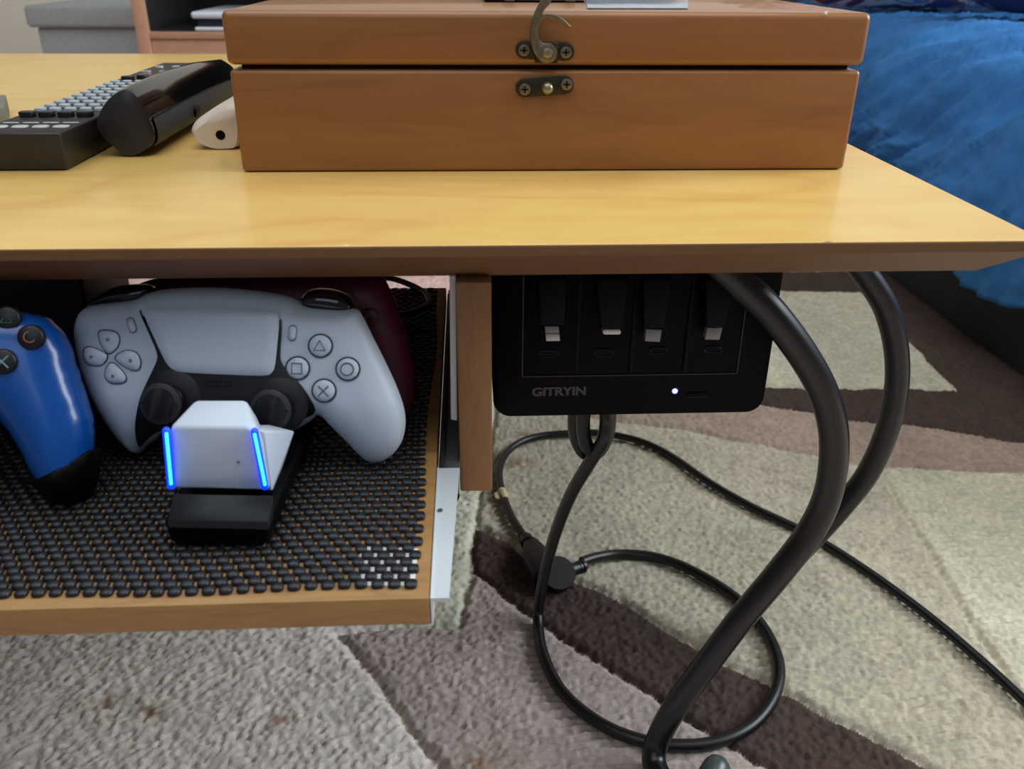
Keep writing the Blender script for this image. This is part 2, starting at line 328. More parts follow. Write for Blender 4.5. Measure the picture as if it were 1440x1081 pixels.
# pull-out tray
TZ, TY, TXR = .28, .2522, -.0172
tray = box('pull_out_tray', -.52, TXR, TY, .588, TZ-.0128, TZ, TRAYW, table, .0009)
sl = hull('slide_rail', [(TXR+.0012, .2535, TZ-.0012), (TXR+.0074, .2535, TZ-.0012), (TXR+.0108, .345, TZ-.0012), (TXR+.0012, .345, TZ-.0012), (TXR+.0012, .2535, TZ-.003), (TXR+.0074, .2535, TZ-.003), (TXR+.0108, .345, TZ-.003), (TXR+.0012, .345, TZ-.003)], GREYW, tray)
box('slide_bracket', TXR+.0003, TXR+.0012, TY+.0008, .345, TZ-.0138, TZ-.0006, GREYW, tray, .0002)
box('slide_bracket', TXR-.006, TXR+.0012, TY+.0008, .345, TZ-.0142, TZ-.0134, GREYW, tray, .0002)
box('slide_channel', TXR+.0008, XP0-.0004, .345, .586, TZ-.016, TZ-.004, ZINC, tray, .0004)
box('slide_tongue', TXR+.0016, TXR+.0036, .345, .586, TZ-.012, TZ-.001, mat('dark_slide', (58, 56, 56), .5, .5), tray, .0003)
prism('slide_lever', [onY(*p, .352) for p in ((641, 660), (645, 662), (646, 700), (642, 706), (640, 684))], (0, .002, 0), BLACKM, tray)
p_ = [onY(*p, .3585) for p in ((632, 388), (641, 388), (643, 592), (634, 590))]
prism('rail_plate', p_, (0, .01, 0), mat('pale_plate', (206, 196, 190), .5), table, .0004)
q = onZ(619, 718, TZ-.001); tube('rivet', [q, q+np.array([0, 0, .0006])], .0011, ZINC, tray, 0, 12)
# legs
def leg(pts, Y, dx, m=1):
    P = [onY(x, y, Y)+np.array([0, 0, 0]) for x, y in pts]
    return P
LR = .0082
front = [onY(x, y, .405) for x, y in ((985, 352), (1040, 396), (1085, 440), (1130, 500), (1160, 557), (1173, 618), (1166, 688), (1141, 745), (1096, 805), (1040, 872), (985, 945), (948, 996))]
front[0][2] = min(front[0][2], zu)
front[0] = front[1]+np.array([-.0190, 0, .0165])
foot = [onZ(x, y, z) for x, y, z in ((925, 1040, .022), (920, 1072, .0105), (936, 1102, .009), (968, 1112, .009), (992, 1098, .009))]
tube('leg', front+foot, LR, STEELB, table, 8, 20, rounded=.8)
q0 = onZ(1000, 1092, .009); q1 = onZ(1008, 1080, .0095); tube('foot_cap', [q0, q1], .0092, mat('grey_green_cap', (66, 78, 78), .3), table, 0, 18, rounded=.9)
rear = [onY(x, y, .52) for x, y in ((1180, 340), (1224, 396), (1254, 458), (1262, 530), (1249, 600), (1221, 664), (1184, 712), (1148, 752), (1093, 812), (1046, 872), (1022, 904))]
rear[0] = np.array([rear[0][0]-.03, .52, zu-.004]); rear[-1][2] = .009
tube('leg', rear, LR, STEELB, table, 8, 20, rounded=.8)
for P in (front[:-1]+[front[-1]*[1, 1, 0]+np.array([0, 0, .009])], rear):   # the far end stands on the same pair, mirrored
    tube('leg', [np.array([-.54-p[0], p[1], p[2]]) for p in P], LR, STEELB, table, 5, 14)
for Y in (.405, .52): box('leg_plate', .085, .30 if Y > .5 else .15, Y-.012, Y+.012, zu-.0045, zu-.0005, STEELB, table, .0006) if Y < .5 else box('leg_plate', .14, .23, Y-.012, Y+.012, zu-.0045, zu-.0005, STEELB, table, .0006)

# ------------------------------------------------------------------ non-slip mat, label under it
mx0, mx1, my0, my1 = -.47, -.0212, .2575, .585
px, py = .0063, .0044; V = []; Fc = []; nxm = int((mx1-mx0)/px); nym = int((my1-my0)/py)
def sup(a, b, z, n=12): return [(a*math.copysign(abs(math.cos(t))**.6, math.cos(t)), b*math.copysign(abs(math.sin(t))**.6, math.sin(t)), z) for t in (2*math.pi*k/n for k in range(n))]
tmpl = sup(.00235, .0024, .0003)+sup(.00245, .0025, .0013)+sup(.0020, .0017, .0021)+[(0, 0, .0022)]
tf = [(r*12+k, r*12+(k+1) % 12, r*12+12+(k+1) % 12, r*12+12+k) for r in range(2) for k in range(12)]+[(24+k, 24+(k+1) % 12, 36) for k in range(12)]
st = [(-.0033, -.0007), (.0033, -.0007), (.0033, .0007), (-.0033, .0007)]
for j in range(nym):
    wav = .0016*math.sin(j*.09)
    for i in range(nxm):
        cx = mx1-(i+.5+(.5 if j % 2 else 0))*px+.0012*math.sin(j*.16); cy = my0+(j+.5)*py+.0008*math.sin(i*.35)*(1 if j < 4 else .6)
        if cx < mx0: continue
        s = random.uniform(.95, 1.04); h = random.uniform(.9, 1.1); b0 = len(V); V += [(cx+x*s, cy+y*s, TZ+z*h) for x, y, z in tmpl]; Fc += [tuple(b0+k for k in f) for f in tf]
rm = mk('non_slip_mat', V, Fc, MATR, None, True, 70); tag(rm, 'black woven non-slip mat with small holes covering the pull-out tray', 'mat')
lab = [onZ(x, y, TZ) for x, y in ((500, 824), (583, 824), (588, 772), (508, 769))]
lb = prism('paper_label', [p+np.array([0, 0, .0003]) for p in lab], (0, 0, -.0002), mat('pale_paper', (214, 216, 214), .7)); tag(lb, 'pale paper label showing through the mat at its front right corner', 'label')

# ------------------------------------------------------------------ hinged wooden box
BX0, BX1, BY = -.1215, .2085, .4684; BYB = BY+.25; zl = onY(560, 92, BY)[2]; zc = onY(560, 98.5, BY)[2]; ztop = TT+.08
wb = thing('wooden_box', 'closed stained wooden box with a brass hook latch on the table', 'box', (BX0+.165, BY+.12, TT))
bd = box('box_body', BX0+.0006, BX1-.0006, BY, BYB, TT+.0003, zc, BOXW, wb, .0022, 3)
ld = box('lid', BX0, BX1, BY-.0006, BYB, zl, ztop, BOXW, wb, .0034, 4)
box('inner_lip', BX0+.006, BX1-.006, BY+.006, BYB-.006, zc-.004, zl+.004, BOXDARK, wb, 0)
def bp(pts, dy=0): return [onY(x, y, BY-.0006-dy) for x, y in pts]
# upper hasp
hp = prism('latch_plate', bp(pill_px(738, 70, 795, 73, 13), .0014), (0, .0014, 0), BRASSD, wb, .0004)
prism('latch_saddle', bp([(756, 60), (784, 60), (784, 89), (752, 88)], .0026), (0, .0013, 0), BRASSD, hp, .0003)
lp = prism('catch_plate', bp(pill_px(738, 124, 794, 119.5, 13), .0014), (0, .0014, 0), BRASSD, wb, .0004)
for x, y, pa in ((737, 71, hp), (796, 74, hp), (738, 126, lp), (797, 119, lp)):
    s = prism('screw', bp(disc_px(x, y, 8.2, 8.4, 18), .0024), (0, .0011, 0), BRASS, pa, .0004)
    for a, b in ((1.2, 5), (5, 1.2)): prism('screw_slot', bp([(x-a, y-b), (x+a, y-b), (x+a, y+b), (x-a, y+b)], .00246), (0, .0002, 0), mat('slot_black', (8, 8, 8), .9), pa)
hk = prism('latch_hook', bp([(757, 84), (750, 72), (746.5, 60), (746, 45), (748, 30), (752, 17), (757, 7), (763, -4), (770, -14), (784, -14), (777, -2), (773, 6), (766, 14), (763, 19.5), (771, 18.8), (781, 20.5), (793, 27), (804, 37.5), (801, 39), (790, 31.5), (779, 26.5), (767, 24.5), (761.5, 29), (757.5, 38), (756.5, 48), (759, 56), (764, 60.5), (775, 61)], .0046), (0, .0019, 0), BRASS, wb, .0005)
prism('pivot_collar', bp(disc_px(769, 75, 14.5), .0048), (0, .0020, 0), BRASS, hk, .0006)
prism('pivot_rivet', bp(disc_px(770, 75, 7.2), .0066), (0, .0020, 0), mat('worn_brass', (158, 146, 120), .35, .8), hk, .0008)
q = onY(769, 123, BY-.001); tube('catch_stud', [q, q+np.array([0, -.0045, 0])], .0030, mat('worn_brass', (158, 146, 120), .35, .8), lp, 0, 18, rounded=.7)
c0 = onY(1160, 17, BY); hull('lid_chip', [c0+np.array([random.uniform(-.0016, .0016), random.uniform(-.0012, -.0002), random.uniform(-.0012, .0008)]) for k in range(9)], mat('bare_wood', (232, 222, 200), .8), ld)
# things on the lid
pk = thing('bluish_sheet', 'pale bluish sheet lying on the wooden box lid', 'sleeve', onZ(896, 4, ztop))
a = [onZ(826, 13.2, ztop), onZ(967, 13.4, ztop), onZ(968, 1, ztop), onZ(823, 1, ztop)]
solid('thin_sheet', [p+np.array([0, 0, .0002]) for p in a]+[p+np.array([0, 0, .0008]) for p in a], mat('streaked_blue', (150, 166, 184), .2, coat=.3, vary=.25, vscale=60, stretch=(4, .4, 1)), pk, .0001)  # thin opaque blue-grey sheet with a streaked tone
pk = thing('card_packet', 'white card packet with a painted shadow line lying on the wooden box lid beside the hook', 'packet', onZ(755, 1, ztop))
a0, a1 = onZ(680, 3.2, ztop), onZ(822, 3.0, ztop)
box('card_stack', a0[0], a1[0], a0[1]+.001, a0[1]+.09, ztop+.0012, ztop+.012, mat('white_card', (214, 214, 216), .5), pk, .0006)
box('packet_shadow', a0[0]+.001, a1[0]-.001, a0[1]+.002, a0[1]+.089, ztop+.0002, ztop+.0013, BLACKM, pk, .0002)  # black strip under the cards, painting the shadow line below them
for x in (716, 800): p = onZ(x, 3.0, ztop); box('packet_band', p[0]-.003, p[0]+.003, a0[1]-.0002, a0[1]+.0895, ztop+.0006, ztop+.0124, mat('grey_band', (120, 112, 108), .6), pk, .0003)

# ------------------------------------------------------------------ remotes on the table
zr = TT+.0205
nr_, nl_, fr_, fl_ = onZ(84, 187, zr), onZ(-38, 183, zr), onZ(306, 88, zr), onZ(246, 82, zr)
axu = fr_-nr_; Lr = np.linalg.norm(axu); axu /= Lr; sid = np.array([-axu[1], axu[0], 0]); wr = .047
tv = thing('tv_remote', 'long dark remote control with pale glowing keypad left of the black handset', 'remote control', nr_-np.array([0, 0, .02])+axu*.1+sid*.02)
def rp(a, b, z=0): return nr_+axu*a*Lr+sid*b*wr+np.array([0, 0, z])
top_ = [rp(0, 0), rp(0, 1), rp(1, 1), rp(1, 0)]; bot_ = [rp(.012, .04, -.0202), rp(.012, .96, -.0202), rp(.99, .96, -.0202), rp(.99, .04, -.0202)]
body = solid('remote_body', [bot_[0], bot_[1], bot_[2], bot_[3]]+top_, mat('dark_brown_plastic', (34, 31, 32), .45), tv, .0016, 3)
def rbutton(nm, a, b, la, lb, m, h=.0016):
    pts = []
    for k in range(16): t = 2*math.pi*k/16; pts.append(rp(a, b)+axu*la*math.copysign(abs(math.cos(t))**.7, math.cos(t))+sid*lb*math.copysign(abs(math.sin(t))**.7, math.sin(t))+np.array([0, 0, h]))
    return prism(nm, pts, (0, 0, -h), m, tv, .0004)
PALEB = mat('pale_blue_key', (176, 188, 196), .35); BLKB = mat('black_key', (20, 20, 24), .35)
for b in (.14, .37, .60, .83):
    rbutton('label_key', .055, b, .0036, .0042, mat('silver_key', (188, 192, 192), .4), .0006); rbutton('label_print', .095, b, .0009, .0045, mat('silver_key', (188, 192, 192), .4), .0003)
    rbutton('arrow_key', .16, b, .004, .0044, BLKB, .0028)
row = 0
for a in np.arange(.225, .63, .042):
    for b in (.13, .31, .5, .69, .87): rbutton('number_key', a, b, .0030, .0032, PALEB)
for a, b, c in ((.44, .10, (60, 150, 130)), (.70, .30, (226, 182, 60)), (.70, .62, (150, 90, 70))): rbutton('colour_key', a, b, .0034, .0046, mat('key_%d' % c[0], c, .4), .0024)
for a, b in ((.655, .8), (.68, .62), (.655, .45), (.66, .2)): rbutton('menu_key', a, b, .004, .0044, BLKB, .0026)
for b in (.2, .5, .8): rbutton('mode_key', .78, b, .0028, .004, mat('lilac_key', (150, 152, 168), .4)); rbutton('power_key', .88, b, .002, .0034, PALEB)
# glossy black handset with a rounded triangular end
endpx = [(136, 178), (141, 158), (152, 141), (166, 130), (178, 126.5), (190, 134), (202, 152), (212, 172), (217.5, 190), (214, 205), (197, 216), (184, 218.5), (172, 215), (156, 202), (143, 190)]
Yh = .512; e0 = [onY(x, y, Yh) for x, y in smooth_path(endpx, 4, True)]; zmin = min(p[2] for p in e0); e0 = [p+np.array([0, 0, TT+.0006-zmin]) for p in e0]; ce = sum(e0)/len(e0)
hs = thing('handset', 'glossy black handset with a rounded triangular end between the two remotes', 'handset', (ce[0], ce[1], TT))
tgt = onY(318, 104, .74)
rings = []
for t, s, dz in ((-.012, .80, .0), (-.004, .955, .0), (0, 1, 0), (.03, 1.03, 0), (.3, 1.05, .002), (.6, 1.0, .003), (.9, .86, .004), (1, .7, .004)):
    cen = ce+(tgt-ce)*t; rg = [cen+(p-ce)*s for p in e0]; mz = min(p[2] for p in rg); rings.append([p+np.array([0, 0, TT+.0006+dz*.0-mz]) for p in rg])
shell = loft('handset_shell', rings[2:], GLOSS, hs, 50)
loft('end_cap', [[p*1.0 for p in rings[0]], rings[1], rings[2]], mat('satin_dark_cap', (38, 35, 36), .4), hs, 50)
def side(t, k0, k1, off=.0006):
    cen = ce+(tgt-ce)*t; i = int(np.interp(t, [0, .03, .3, .6, .9, 1], [0, 1, 2, 3, 4, 5])); n = len(e0)
    return None
n_ = len(e0); ax_h = (tgt-ce)/np.linalg.norm(tgt-ce)
def sp(t, k, off):                                      # point on the handset's flank
    ts = [0, .03, .3, .6, .9, 1]; R_ = rings[2:]; i = max(j for j in range(6) if ts[j] <= t+1e-9); i = min(i, 4); a = (t-ts[i])/(ts[i+1]-ts[i])
    P = lambda kk: R_[i][kk % n_]*(1-a)+R_[i+1][kk % n_]*a
    p = P(int(k))*(1-k % 1)+P(int(k)+1)*(k % 1); c = sum(R_[i])/n_*(1-a)+sum(R_[i+1])/n_*a; d = p-c; d /= np.linalg.norm(d); return p+d*off
gp = []; K0, K1 = 27.5, 36.5
for t in np.linspace(.012, .9, 14): gp.append([sp(t, k, .0009) for k in np.linspace(K0, K1, 8)])
V = [p for r in gp for p in r]; Fc = [(i*8+j, i*8+j+1, i*8+9+j, i*8+8+j) for i in range(13) for j in range(7)]
sidep = mk('side_panel', V, Fc, mat('slate_panel', (58, 64, 74), .6), hs)
seam = tube('seam', [sp(t, 27.4, .0002) for t in np.linspace(.02, .95, 12)], .0005, BLACKM, hs, 0, 8)
q = sp(.34, 31.5, .0006); q2 = sp(.34, 31.5, .0028); tube('side_button', [q, q2], .0038, BLACKM, hs, 0, 18)
# white remote beside the box
ew = [(270, 190), (272, 181), (282, 171), (300, 160), (322, 149), (342, 150), (346, 180), (342, 208), (325, 212), (305, 212), (286, 206), (276, 199)]
Yw = .535; w0 = [onY(x, y, Yw) for x, y in smooth_path(ew, 3, True)]; mz = min(p[2] for p in w0); w0 = [p+np.array([0, 0, TT+.0006-mz]) for p in w0]; cw = sum(w0)/len(w0)
shift = min(0, BX0-.0015-max(p[0] for p in w0)); w0 = [np.array([p[0] if p[0] < cw[0] else cw[0]+(p[0]-cw[0])*min(1, (BX0-.0015-cw[0])/(max(q[0] for q in w0)-cw[0])), p[1], p[2]]) for p in w0]
wr_ = thing('white_remote', 'rounded white remote with a black dot tucked against the box', 'remote control', (cw[0], cw[1], TT))
rw = []
for t, s in ((-.006, .78), (-.002, .95), (.003, 1), (.03, 1.02), (.10, 1), (.13, .8)):
    rg = [cw+(p-cw)*s+np.array([.000*t, t, 0]) for p in w0]; mz = min(p[2] for p in rg); rw.append([p+np.array([0, 0, TT+.0006-mz]) for p in rg])
loft('remote_shell', rw, mat('ivory_plastic', (222, 210, 194), .35), wr_, 50)
q = onY(310, 190, Yw-.0062); tube('sensor_dot', [q+np.array([0, .003, 0]), q], .0028, BLACKM, wr_, 0, 18)
# grey corner of a coaster at the far left
c = [onZ(x, y, TT+.012) for x, y in ((8, 133), (6, 150), (-70, 160), (-60, 135))]
cs = solid('coaster', [p-np.array([0, 0, .0116]) for p in c]+c, mat('grey_stone', (120, 118, 104), .7, vary=.3), None, .001); tag(cs, 'grey stone coaster whose corner shows at the left edge', 'coaster')

# ------------------------------------------------------------------ white game controller on its dock
fc = Face(onY(300, 475, .3525), 20, -6, 0)
body_px = [(107, 470), (110, 448), (118, 434), (134, 428), (165, 424), (192, 420), (208, 412), (240, 406), (300, 404), (360, 409), (405, 417), (428, 428), (470, 432), (498, 434), (508, 446), (522, 474), (540, 510), (556, 545), (566, 575), (568, 600), (562, 625), (548, 642), (528, 651), (510, 644), (488, 622), (466, 600), (448, 584), (430, 596), (405, 606), (340, 610), (270, 610), (228, 610), (210, 622), (198, 636), (186, 634), (168, 616), (146, 585), (128, 550), (114, 510)]
u0 = fc.outline(body_px, 4); U0 = np.array(u0); umax, umin = U0[:, 0].max(), U0[:, 0].min(); vr = fc.uv(300, 560)[1]
def WF(u, v): return -.010*np.clip((vr-v)/.035, 0, 1)**1.4
def WB(u, v):
    d = edge_dist(u, v, u0); return WF(u, v)+.010*np.sqrt(np.maximum(0, 1-(1-np.minimum(d/.014, 1))**2))-.010
def cbase(u, v): return WF(u, v)-.010
fc.W = lambda u, v: np.where(inside(u, v, u0), WB(u, v), cbase(u, v))
u0 = fc.outline(body_px, 4)
gc = thing('game_controller', 'white game controller with black centre standing on the lit charging dock', 'controller', (fc.O[0], fc.O[1]+.01, TZ+.003))
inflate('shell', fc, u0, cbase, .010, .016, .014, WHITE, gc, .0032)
cen_px = [(199, 436), (212, 448), (296, 450), (384, 452), (396.5, 450), (395, 490), (396, 508), (408, 524), (428, 546), (444, 577), (427, 589), (405, 599), (340, 602), (270, 605), (228, 605), (208, 618), (199, 628), (193, 620), (191, 596), (197, 562), (208, 536), (221, 508), (221, 494), (211, 470), (198, 440)]
cf = inflate('centre_frame', fc, fc.outline(cen_px, 3), lambda u, v: WB(u, v)+.0008, .0006, .0020, .0012, BLACK, gc, .0028)
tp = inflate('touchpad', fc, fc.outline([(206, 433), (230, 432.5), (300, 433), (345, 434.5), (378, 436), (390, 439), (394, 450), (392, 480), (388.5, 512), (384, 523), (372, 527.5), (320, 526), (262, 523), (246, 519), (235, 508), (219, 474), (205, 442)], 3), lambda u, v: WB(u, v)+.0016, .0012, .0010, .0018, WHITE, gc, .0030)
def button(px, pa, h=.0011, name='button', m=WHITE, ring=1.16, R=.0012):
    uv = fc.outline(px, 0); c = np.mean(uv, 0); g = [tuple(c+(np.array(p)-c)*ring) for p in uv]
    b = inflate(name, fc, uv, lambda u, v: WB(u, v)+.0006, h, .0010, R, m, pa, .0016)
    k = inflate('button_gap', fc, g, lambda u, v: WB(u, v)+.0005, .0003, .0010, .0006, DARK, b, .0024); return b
def mark(pts, b, closed=True, h=.0018, m=INK, r=.00032):
    P = [fc.on(x, y, h) for x, y in pts]; return tube('symbol', P, r, m, b, 0, 6, closed)
bt = {}
for k, x, y in (('t', 451, 486), ('s', 419, 517.5), ('o', 489.5, 518.5), ('x', 456, 549)): bt[k] = button(disc_px(x, y, 15.5, 15, 20), gc)
mark([(451, 478), (459, 492), (443, 492)], bt['t']); mark([(412, 510), (426, 510.5), (426, 525), (412, 524.5)], bt['s']); mark(disc_px(489.5, 518.5, 9, 8.6, 20), bt['o'])
mark([(449, 542), (463, 556)], bt['x'], False); mark([(463, 542), (449, 556)], bt['x'], False)
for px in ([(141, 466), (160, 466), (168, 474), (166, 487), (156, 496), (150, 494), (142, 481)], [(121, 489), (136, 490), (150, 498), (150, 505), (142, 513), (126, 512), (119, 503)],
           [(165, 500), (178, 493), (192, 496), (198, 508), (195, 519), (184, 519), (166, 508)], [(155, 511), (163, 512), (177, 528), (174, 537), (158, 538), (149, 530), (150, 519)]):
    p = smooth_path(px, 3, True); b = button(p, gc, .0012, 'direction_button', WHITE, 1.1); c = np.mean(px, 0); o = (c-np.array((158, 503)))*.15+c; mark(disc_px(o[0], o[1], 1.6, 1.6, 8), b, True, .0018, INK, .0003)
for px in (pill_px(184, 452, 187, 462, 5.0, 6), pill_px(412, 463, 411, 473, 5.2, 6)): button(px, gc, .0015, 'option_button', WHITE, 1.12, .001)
for j in range(2):                                       # speaker holes
    for i in range(6): p = fc.on(291+i*7, 536+j*6, .0014); tube('speaker_hole', [p, p+fc.n*.0005], .0006, mat('slot_black', (8, 8, 8), .9), cf, 0, 8)
STK = mat('stick_rubber', (30, 33, 40), .55); STKC = mat('stick_cup', (20, 24, 34), .6)
for (bx, by), (tx, ty) in (((246, 558), (-.0024, -.0020)), ((394, 568), (-.0014, -.0016))):
    p = fc.on(bx, by, 0); tip = p+fc.n*.0095+fc.u*tx+fc.v*ty
    a = tube('stick_collar', [p-fc.n*.001, p+fc.n*.0012, p+fc.n*.0022], [.0125, .0128, .0105], BLACK, gc, 0, 26)
    s = tube('thumbstick', [p, tip-fc.n*.003, tip-fc.n*.0026, tip, tip+fc.n*.0006, tip+fc.n*.0006, tip-fc.n*.0001], [.0048, .0048, .0088, .0092, .0084, .0072, .0066], STK, gc, 0, 28)
    tube('stick_cup', [tip-fc.n*.0003, tip+fc.n*.0003], [.0066, .0064], STKC, s, 0, 24)
# shoulder buttons sit on the top edge, behind the face
def shoulder(nm, px, w, t, m=GLOSS):
    W0 = fc.W; fc.W = lambda u, v: np.full(np.shape(u), w); uv = fc.outline(px, 4); fc.W = W0
    return inflate(nm, fc, uv, lambda u, v: np.full(np.shape(u), w), t, t*1.6, .006, m, gc, .0028)
shoulder('shoulder_button', [(424, 428), (427, 415), (440, 406), (465, 406), (487, 413), (497, 426), (497, 438), (480, 443), (455, 441), (435, 437)], -.012, .007)
shoulder('shoulder_button', [(124, 428), (140, 414), (165, 402), (195, 399), (214, 402), (212, 418), (195, 430), (160, 434), (132, 434)], -.014, .006)
# charging dock
dk = thing('charging_dock', 'black and white charging dock with two blue light strips on the mat', 'charger', (-.1, .30, TZ+.002))
ZM = TZ+.0029
p0, p1 = onZ(240, 767, ZM), onZ(377, 769, ZM)
b_ = hull('dock_base', [p0, p1, p1+[.004, .085, 0], p0+[0, .085, 0], p0+[-.0012, 0, .012], p1+[.0016, 0, .012], p1+[.008, .085, .016], p0+[-.002, .085, .016]], BLACKM, dk, .0022)
f0, f1 = onY(238, 706, p0[1]-.0012), onY(380, 709, p1[1]-.0012)
h0, h1 = onY(236, 742, p0[1]-.0018), onY(378, 745, p1[1]-.0018)
lipm = mat('satin_lip', (26, 28, 33), .3)
hull('front_lip', [h0, h1, h0+[0, .001, .003], h1+[0, .001, .003], f0+[0, .006, 0], f1+[0, .006, 0], h0+[0, .009, 0], h1+[0, .009, 0]], lipm, dk, .0022)
YF = .2945
bl, br, tr, tr2, tl = onY(242, 687, YF), onY(379, 690, YF), onY(366, 612, YF+.001), onY(350, 600.5, YF+.001), onY(238, 600, YF+.001)
t3, t4 = onY(274, 562, .310), onY(346, 562, .310); t5 = onY(352, 584, .304)
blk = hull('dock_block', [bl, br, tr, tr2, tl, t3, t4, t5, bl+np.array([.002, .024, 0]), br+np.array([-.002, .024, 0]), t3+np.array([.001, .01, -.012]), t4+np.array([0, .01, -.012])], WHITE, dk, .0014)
g_ = [onY(372, 607, .300), onY(414, 606, .322), onY(382, 690, .2965), onY(386, 690, .322)]
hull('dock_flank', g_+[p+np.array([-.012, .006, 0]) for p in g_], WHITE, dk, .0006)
for q in ((281, 575), (309, 573)):
    p = onY(q[0], q[1], .3068); tube('contact_stain', [p-[0, 0, .0004], p+[0, -.0002, .0004]], .0016, mat('tan_stain', (168, 156, 128), .7), blk, 0, 10)
p = onY(335, 650, YF-.0001); tube('scuff', [p+[0, .0004, 0], p], .0005, INK, blk, 0, 8)
LED = mat('blue_light_strip', (20, 70, 255), .4, emit=(6, 50, 255), power=1.7); LEDC = mat('blue_light_core', (60, 170, 255), .4, emit=(40, 190, 255), power=4)
def strip(a, b):
    s = tube('light_strip', [onY(a[0], a[1], YF-.0004), onY(b[0], b[1], YF-.0004)], .0015, LED, dk, 0, 12, rounded=.9)
    tube('light_core', [onY(a[0], a[1]+4, YF-.0016), onY(b[0], b[1]-3, YF-.0016)], .0006, LEDC, s, 0, 10, rounded=.9)
strip((234, 605), (240.5, 683)); strip((358, 606), (372.5, 684))

# ------------------------------------------------------------------ maroon controller behind, blue controller to the left
def pad(fcx, px, W, tf, tb, R, m, parent, nm='shell', step=.0028):
    fcx.W = W; uv = fcx.outline(px, 4); return inflate(nm, fcx, uv, W, tf, tb, R, m, parent, step, 180, 4), uv
f2 = Face(onY(500, 460, .398), 20, -4, 0)
MAR = mat('maroon_plastic', (112, 40, 58), .42)
gm = thing('game_controller', 'dark maroon game controller standing behind the white one', 'controller', (-.09, .41, TZ+.003))
base2 = lambda u, v: np.full(np.shape(u), -.008)
sh, uvm = pad(f2, [(150, 470), (160, 425), (190, 395), (250, 380), (340, 374), (430, 372), (500, 374), (540, 384), (556, 412), (570, 450), (582, 495), (587, 530), (586, 560), (578, 585), (562, 590), (540, 575), (505, 540), (470, 520), (400, 520), (300, 520), (240, 530), (200, 575), (180, 580), (160, 540)], base2, .010, .016, .014, MAR, gm)
f2.W = lambda u, v: np.full(np.shape(u), .001)
def mbut(x, y, r): P = f2.on(x, y, .0); b = tube('button', [P, P+f2.n*.0016, P+f2.n*.0021], [r, r, r*.8], mat('maroon_button', (92, 30, 44), .35), gm, 0, 20); return b
b = mbut(521, 446, .0048); tube('symbol', [f2.on(x, y, .0024) for x, y in disc_px(521, 446, 6, 6, 14)], .0003, INK, b, 0, 6, True)
mbut(485, 470, .0048); mbut(487, 420, .0048); mbut(452, 446, .0048)
f3 = Face(onY(60, 550, .3255), 24, 6, 0)
BLU = mat('blue_plastic', (8, 74, 152), .26, coat=.2)
gb = thing('game_controller', 'glossy blue game controller with black grip end left of the white one', 'controller', (-.2, .35, TZ+.003))
basb = lambda u, v: np.full(np.shape(u), -.014)
blue_px = [(-260, 432), (-190, 426), (-120, 428), (-60, 430), (0, 431), (40, 433), (75, 445), (98, 475), (112, 515), (126, 556), (134, 590), (136, 620), (133, 660), (124, 690), (108, 706), (86, 707), (66, 695), (48, 676), (28, 640), (8, 606), (-15, 585), (-120, 580), (-225, 582), (-250, 610), (-275, 680), (-300, 705), (-330, 700), (-345, 640), (-335, 580), (-318, 500), (-295, 450)]
sb, uvb = pad(f3, blue_px, basb, .014, .016, .020, BLU, gb)
def WBb(u, v): d = edge_dist(u, v, uvb); return -.014+.014*np.sqrt(np.maximum(0, 1-(1-np.minimum(d/.020, 1))**2))
f3.W = lambda u, v: np.where(inside(u, v, uvb), WBb(u, v), -.014)
# the black grip end: a sleeve that wraps the tip
f3s = f3.W; f3.W = basb; tipuv = f3.outline([(34, 674), (62, 668), (100, 651), (136, 630), (137.5, 660), (128, 693), (110, 710), (86, 711), (63, 699), (44, 682)], 4); f3.W = f3s
inflate('grip_end', f3, tipuv, lambda u, v: np.where(inside(u, v, uvb), np.maximum(WBb(u, v)-.001, -.014), -.014), .0022, .012, .004, BLACKM, gb, .003)
def bbut(x, y, r):
    P = f3.on(x, y, .0); return tube('button', [P-f3.n*.001, P+f3.n*.0016, P+f3.n*.0022], [r, r, r*.82], BLACK, gb, 0, 22)
b = bbut(45, 474, .0052); tube('symbol', [f3.on(x, y, .0024) for x, y in disc_px(45, 474, 8.5, 7.5, 16)], .0003, mat('pink_ink', (150, 84, 92), .5), b, 0, 6, True)
b = bbut(6, 508, .0052)
for pq in (((-3, 500), (15, 517)), ((15, 500), (-3, 517))): tube('symbol', [f3.on(x, y, .0024) for x, y in pq], .0003, mat('pale_ink', (120, 150, 160), .5), b, 0, 6)
b = bbut(12, 448, .0052); tube('symbol', [f3.on(x, y, .0024) for x, y in ((12, 441), (20, 454), (4, 454))], .0003, mat('green_ink', (40, 110, 100), .5), b, 0, 6, True)
bbut(-30, 476, .0052)
p = f3.on(-70, 555, 0); tube('thumbstick', [p, p+f3.n*.006, p+f3.n*.007, p+f3.n*.010], [.005, .005, .009, .009], STK, gb, 0, 24)
# dark box at the back of the tray
q0, q1 = onY(-90, 392, .47), onY(128, 470, .47)
db = thing('storage_case', 'dark navy case standing at the back of the tray behind the blue controller', 'case', (q1[0]-.08, .50, TZ+.003))
box('case_body', q1[0]-.17, q1[0], .472, .54, TZ+.0031, .350, mat('navy_case', (20, 26, 38), .5), db, .003, 3)
box('case_lid', q1[0]-.171, q1[0]+.001, .471, .541, .3502, .3625, mat('navy_case', (20, 26, 38), .5), db, .002, 3)
tc_ = tube('thin_cable', [onZ(x, y, .2865) for x, y in ((500, 386), (548, 391), (576, 400), (596, 411), (603, 424), (594, 434), (572, 441), (548, 443), (500, 440))], .0021, RUBBER, None, 8, 10); tag(tc_, 'thin black charging cable looped on the mat behind the maroon controller', 'cable')

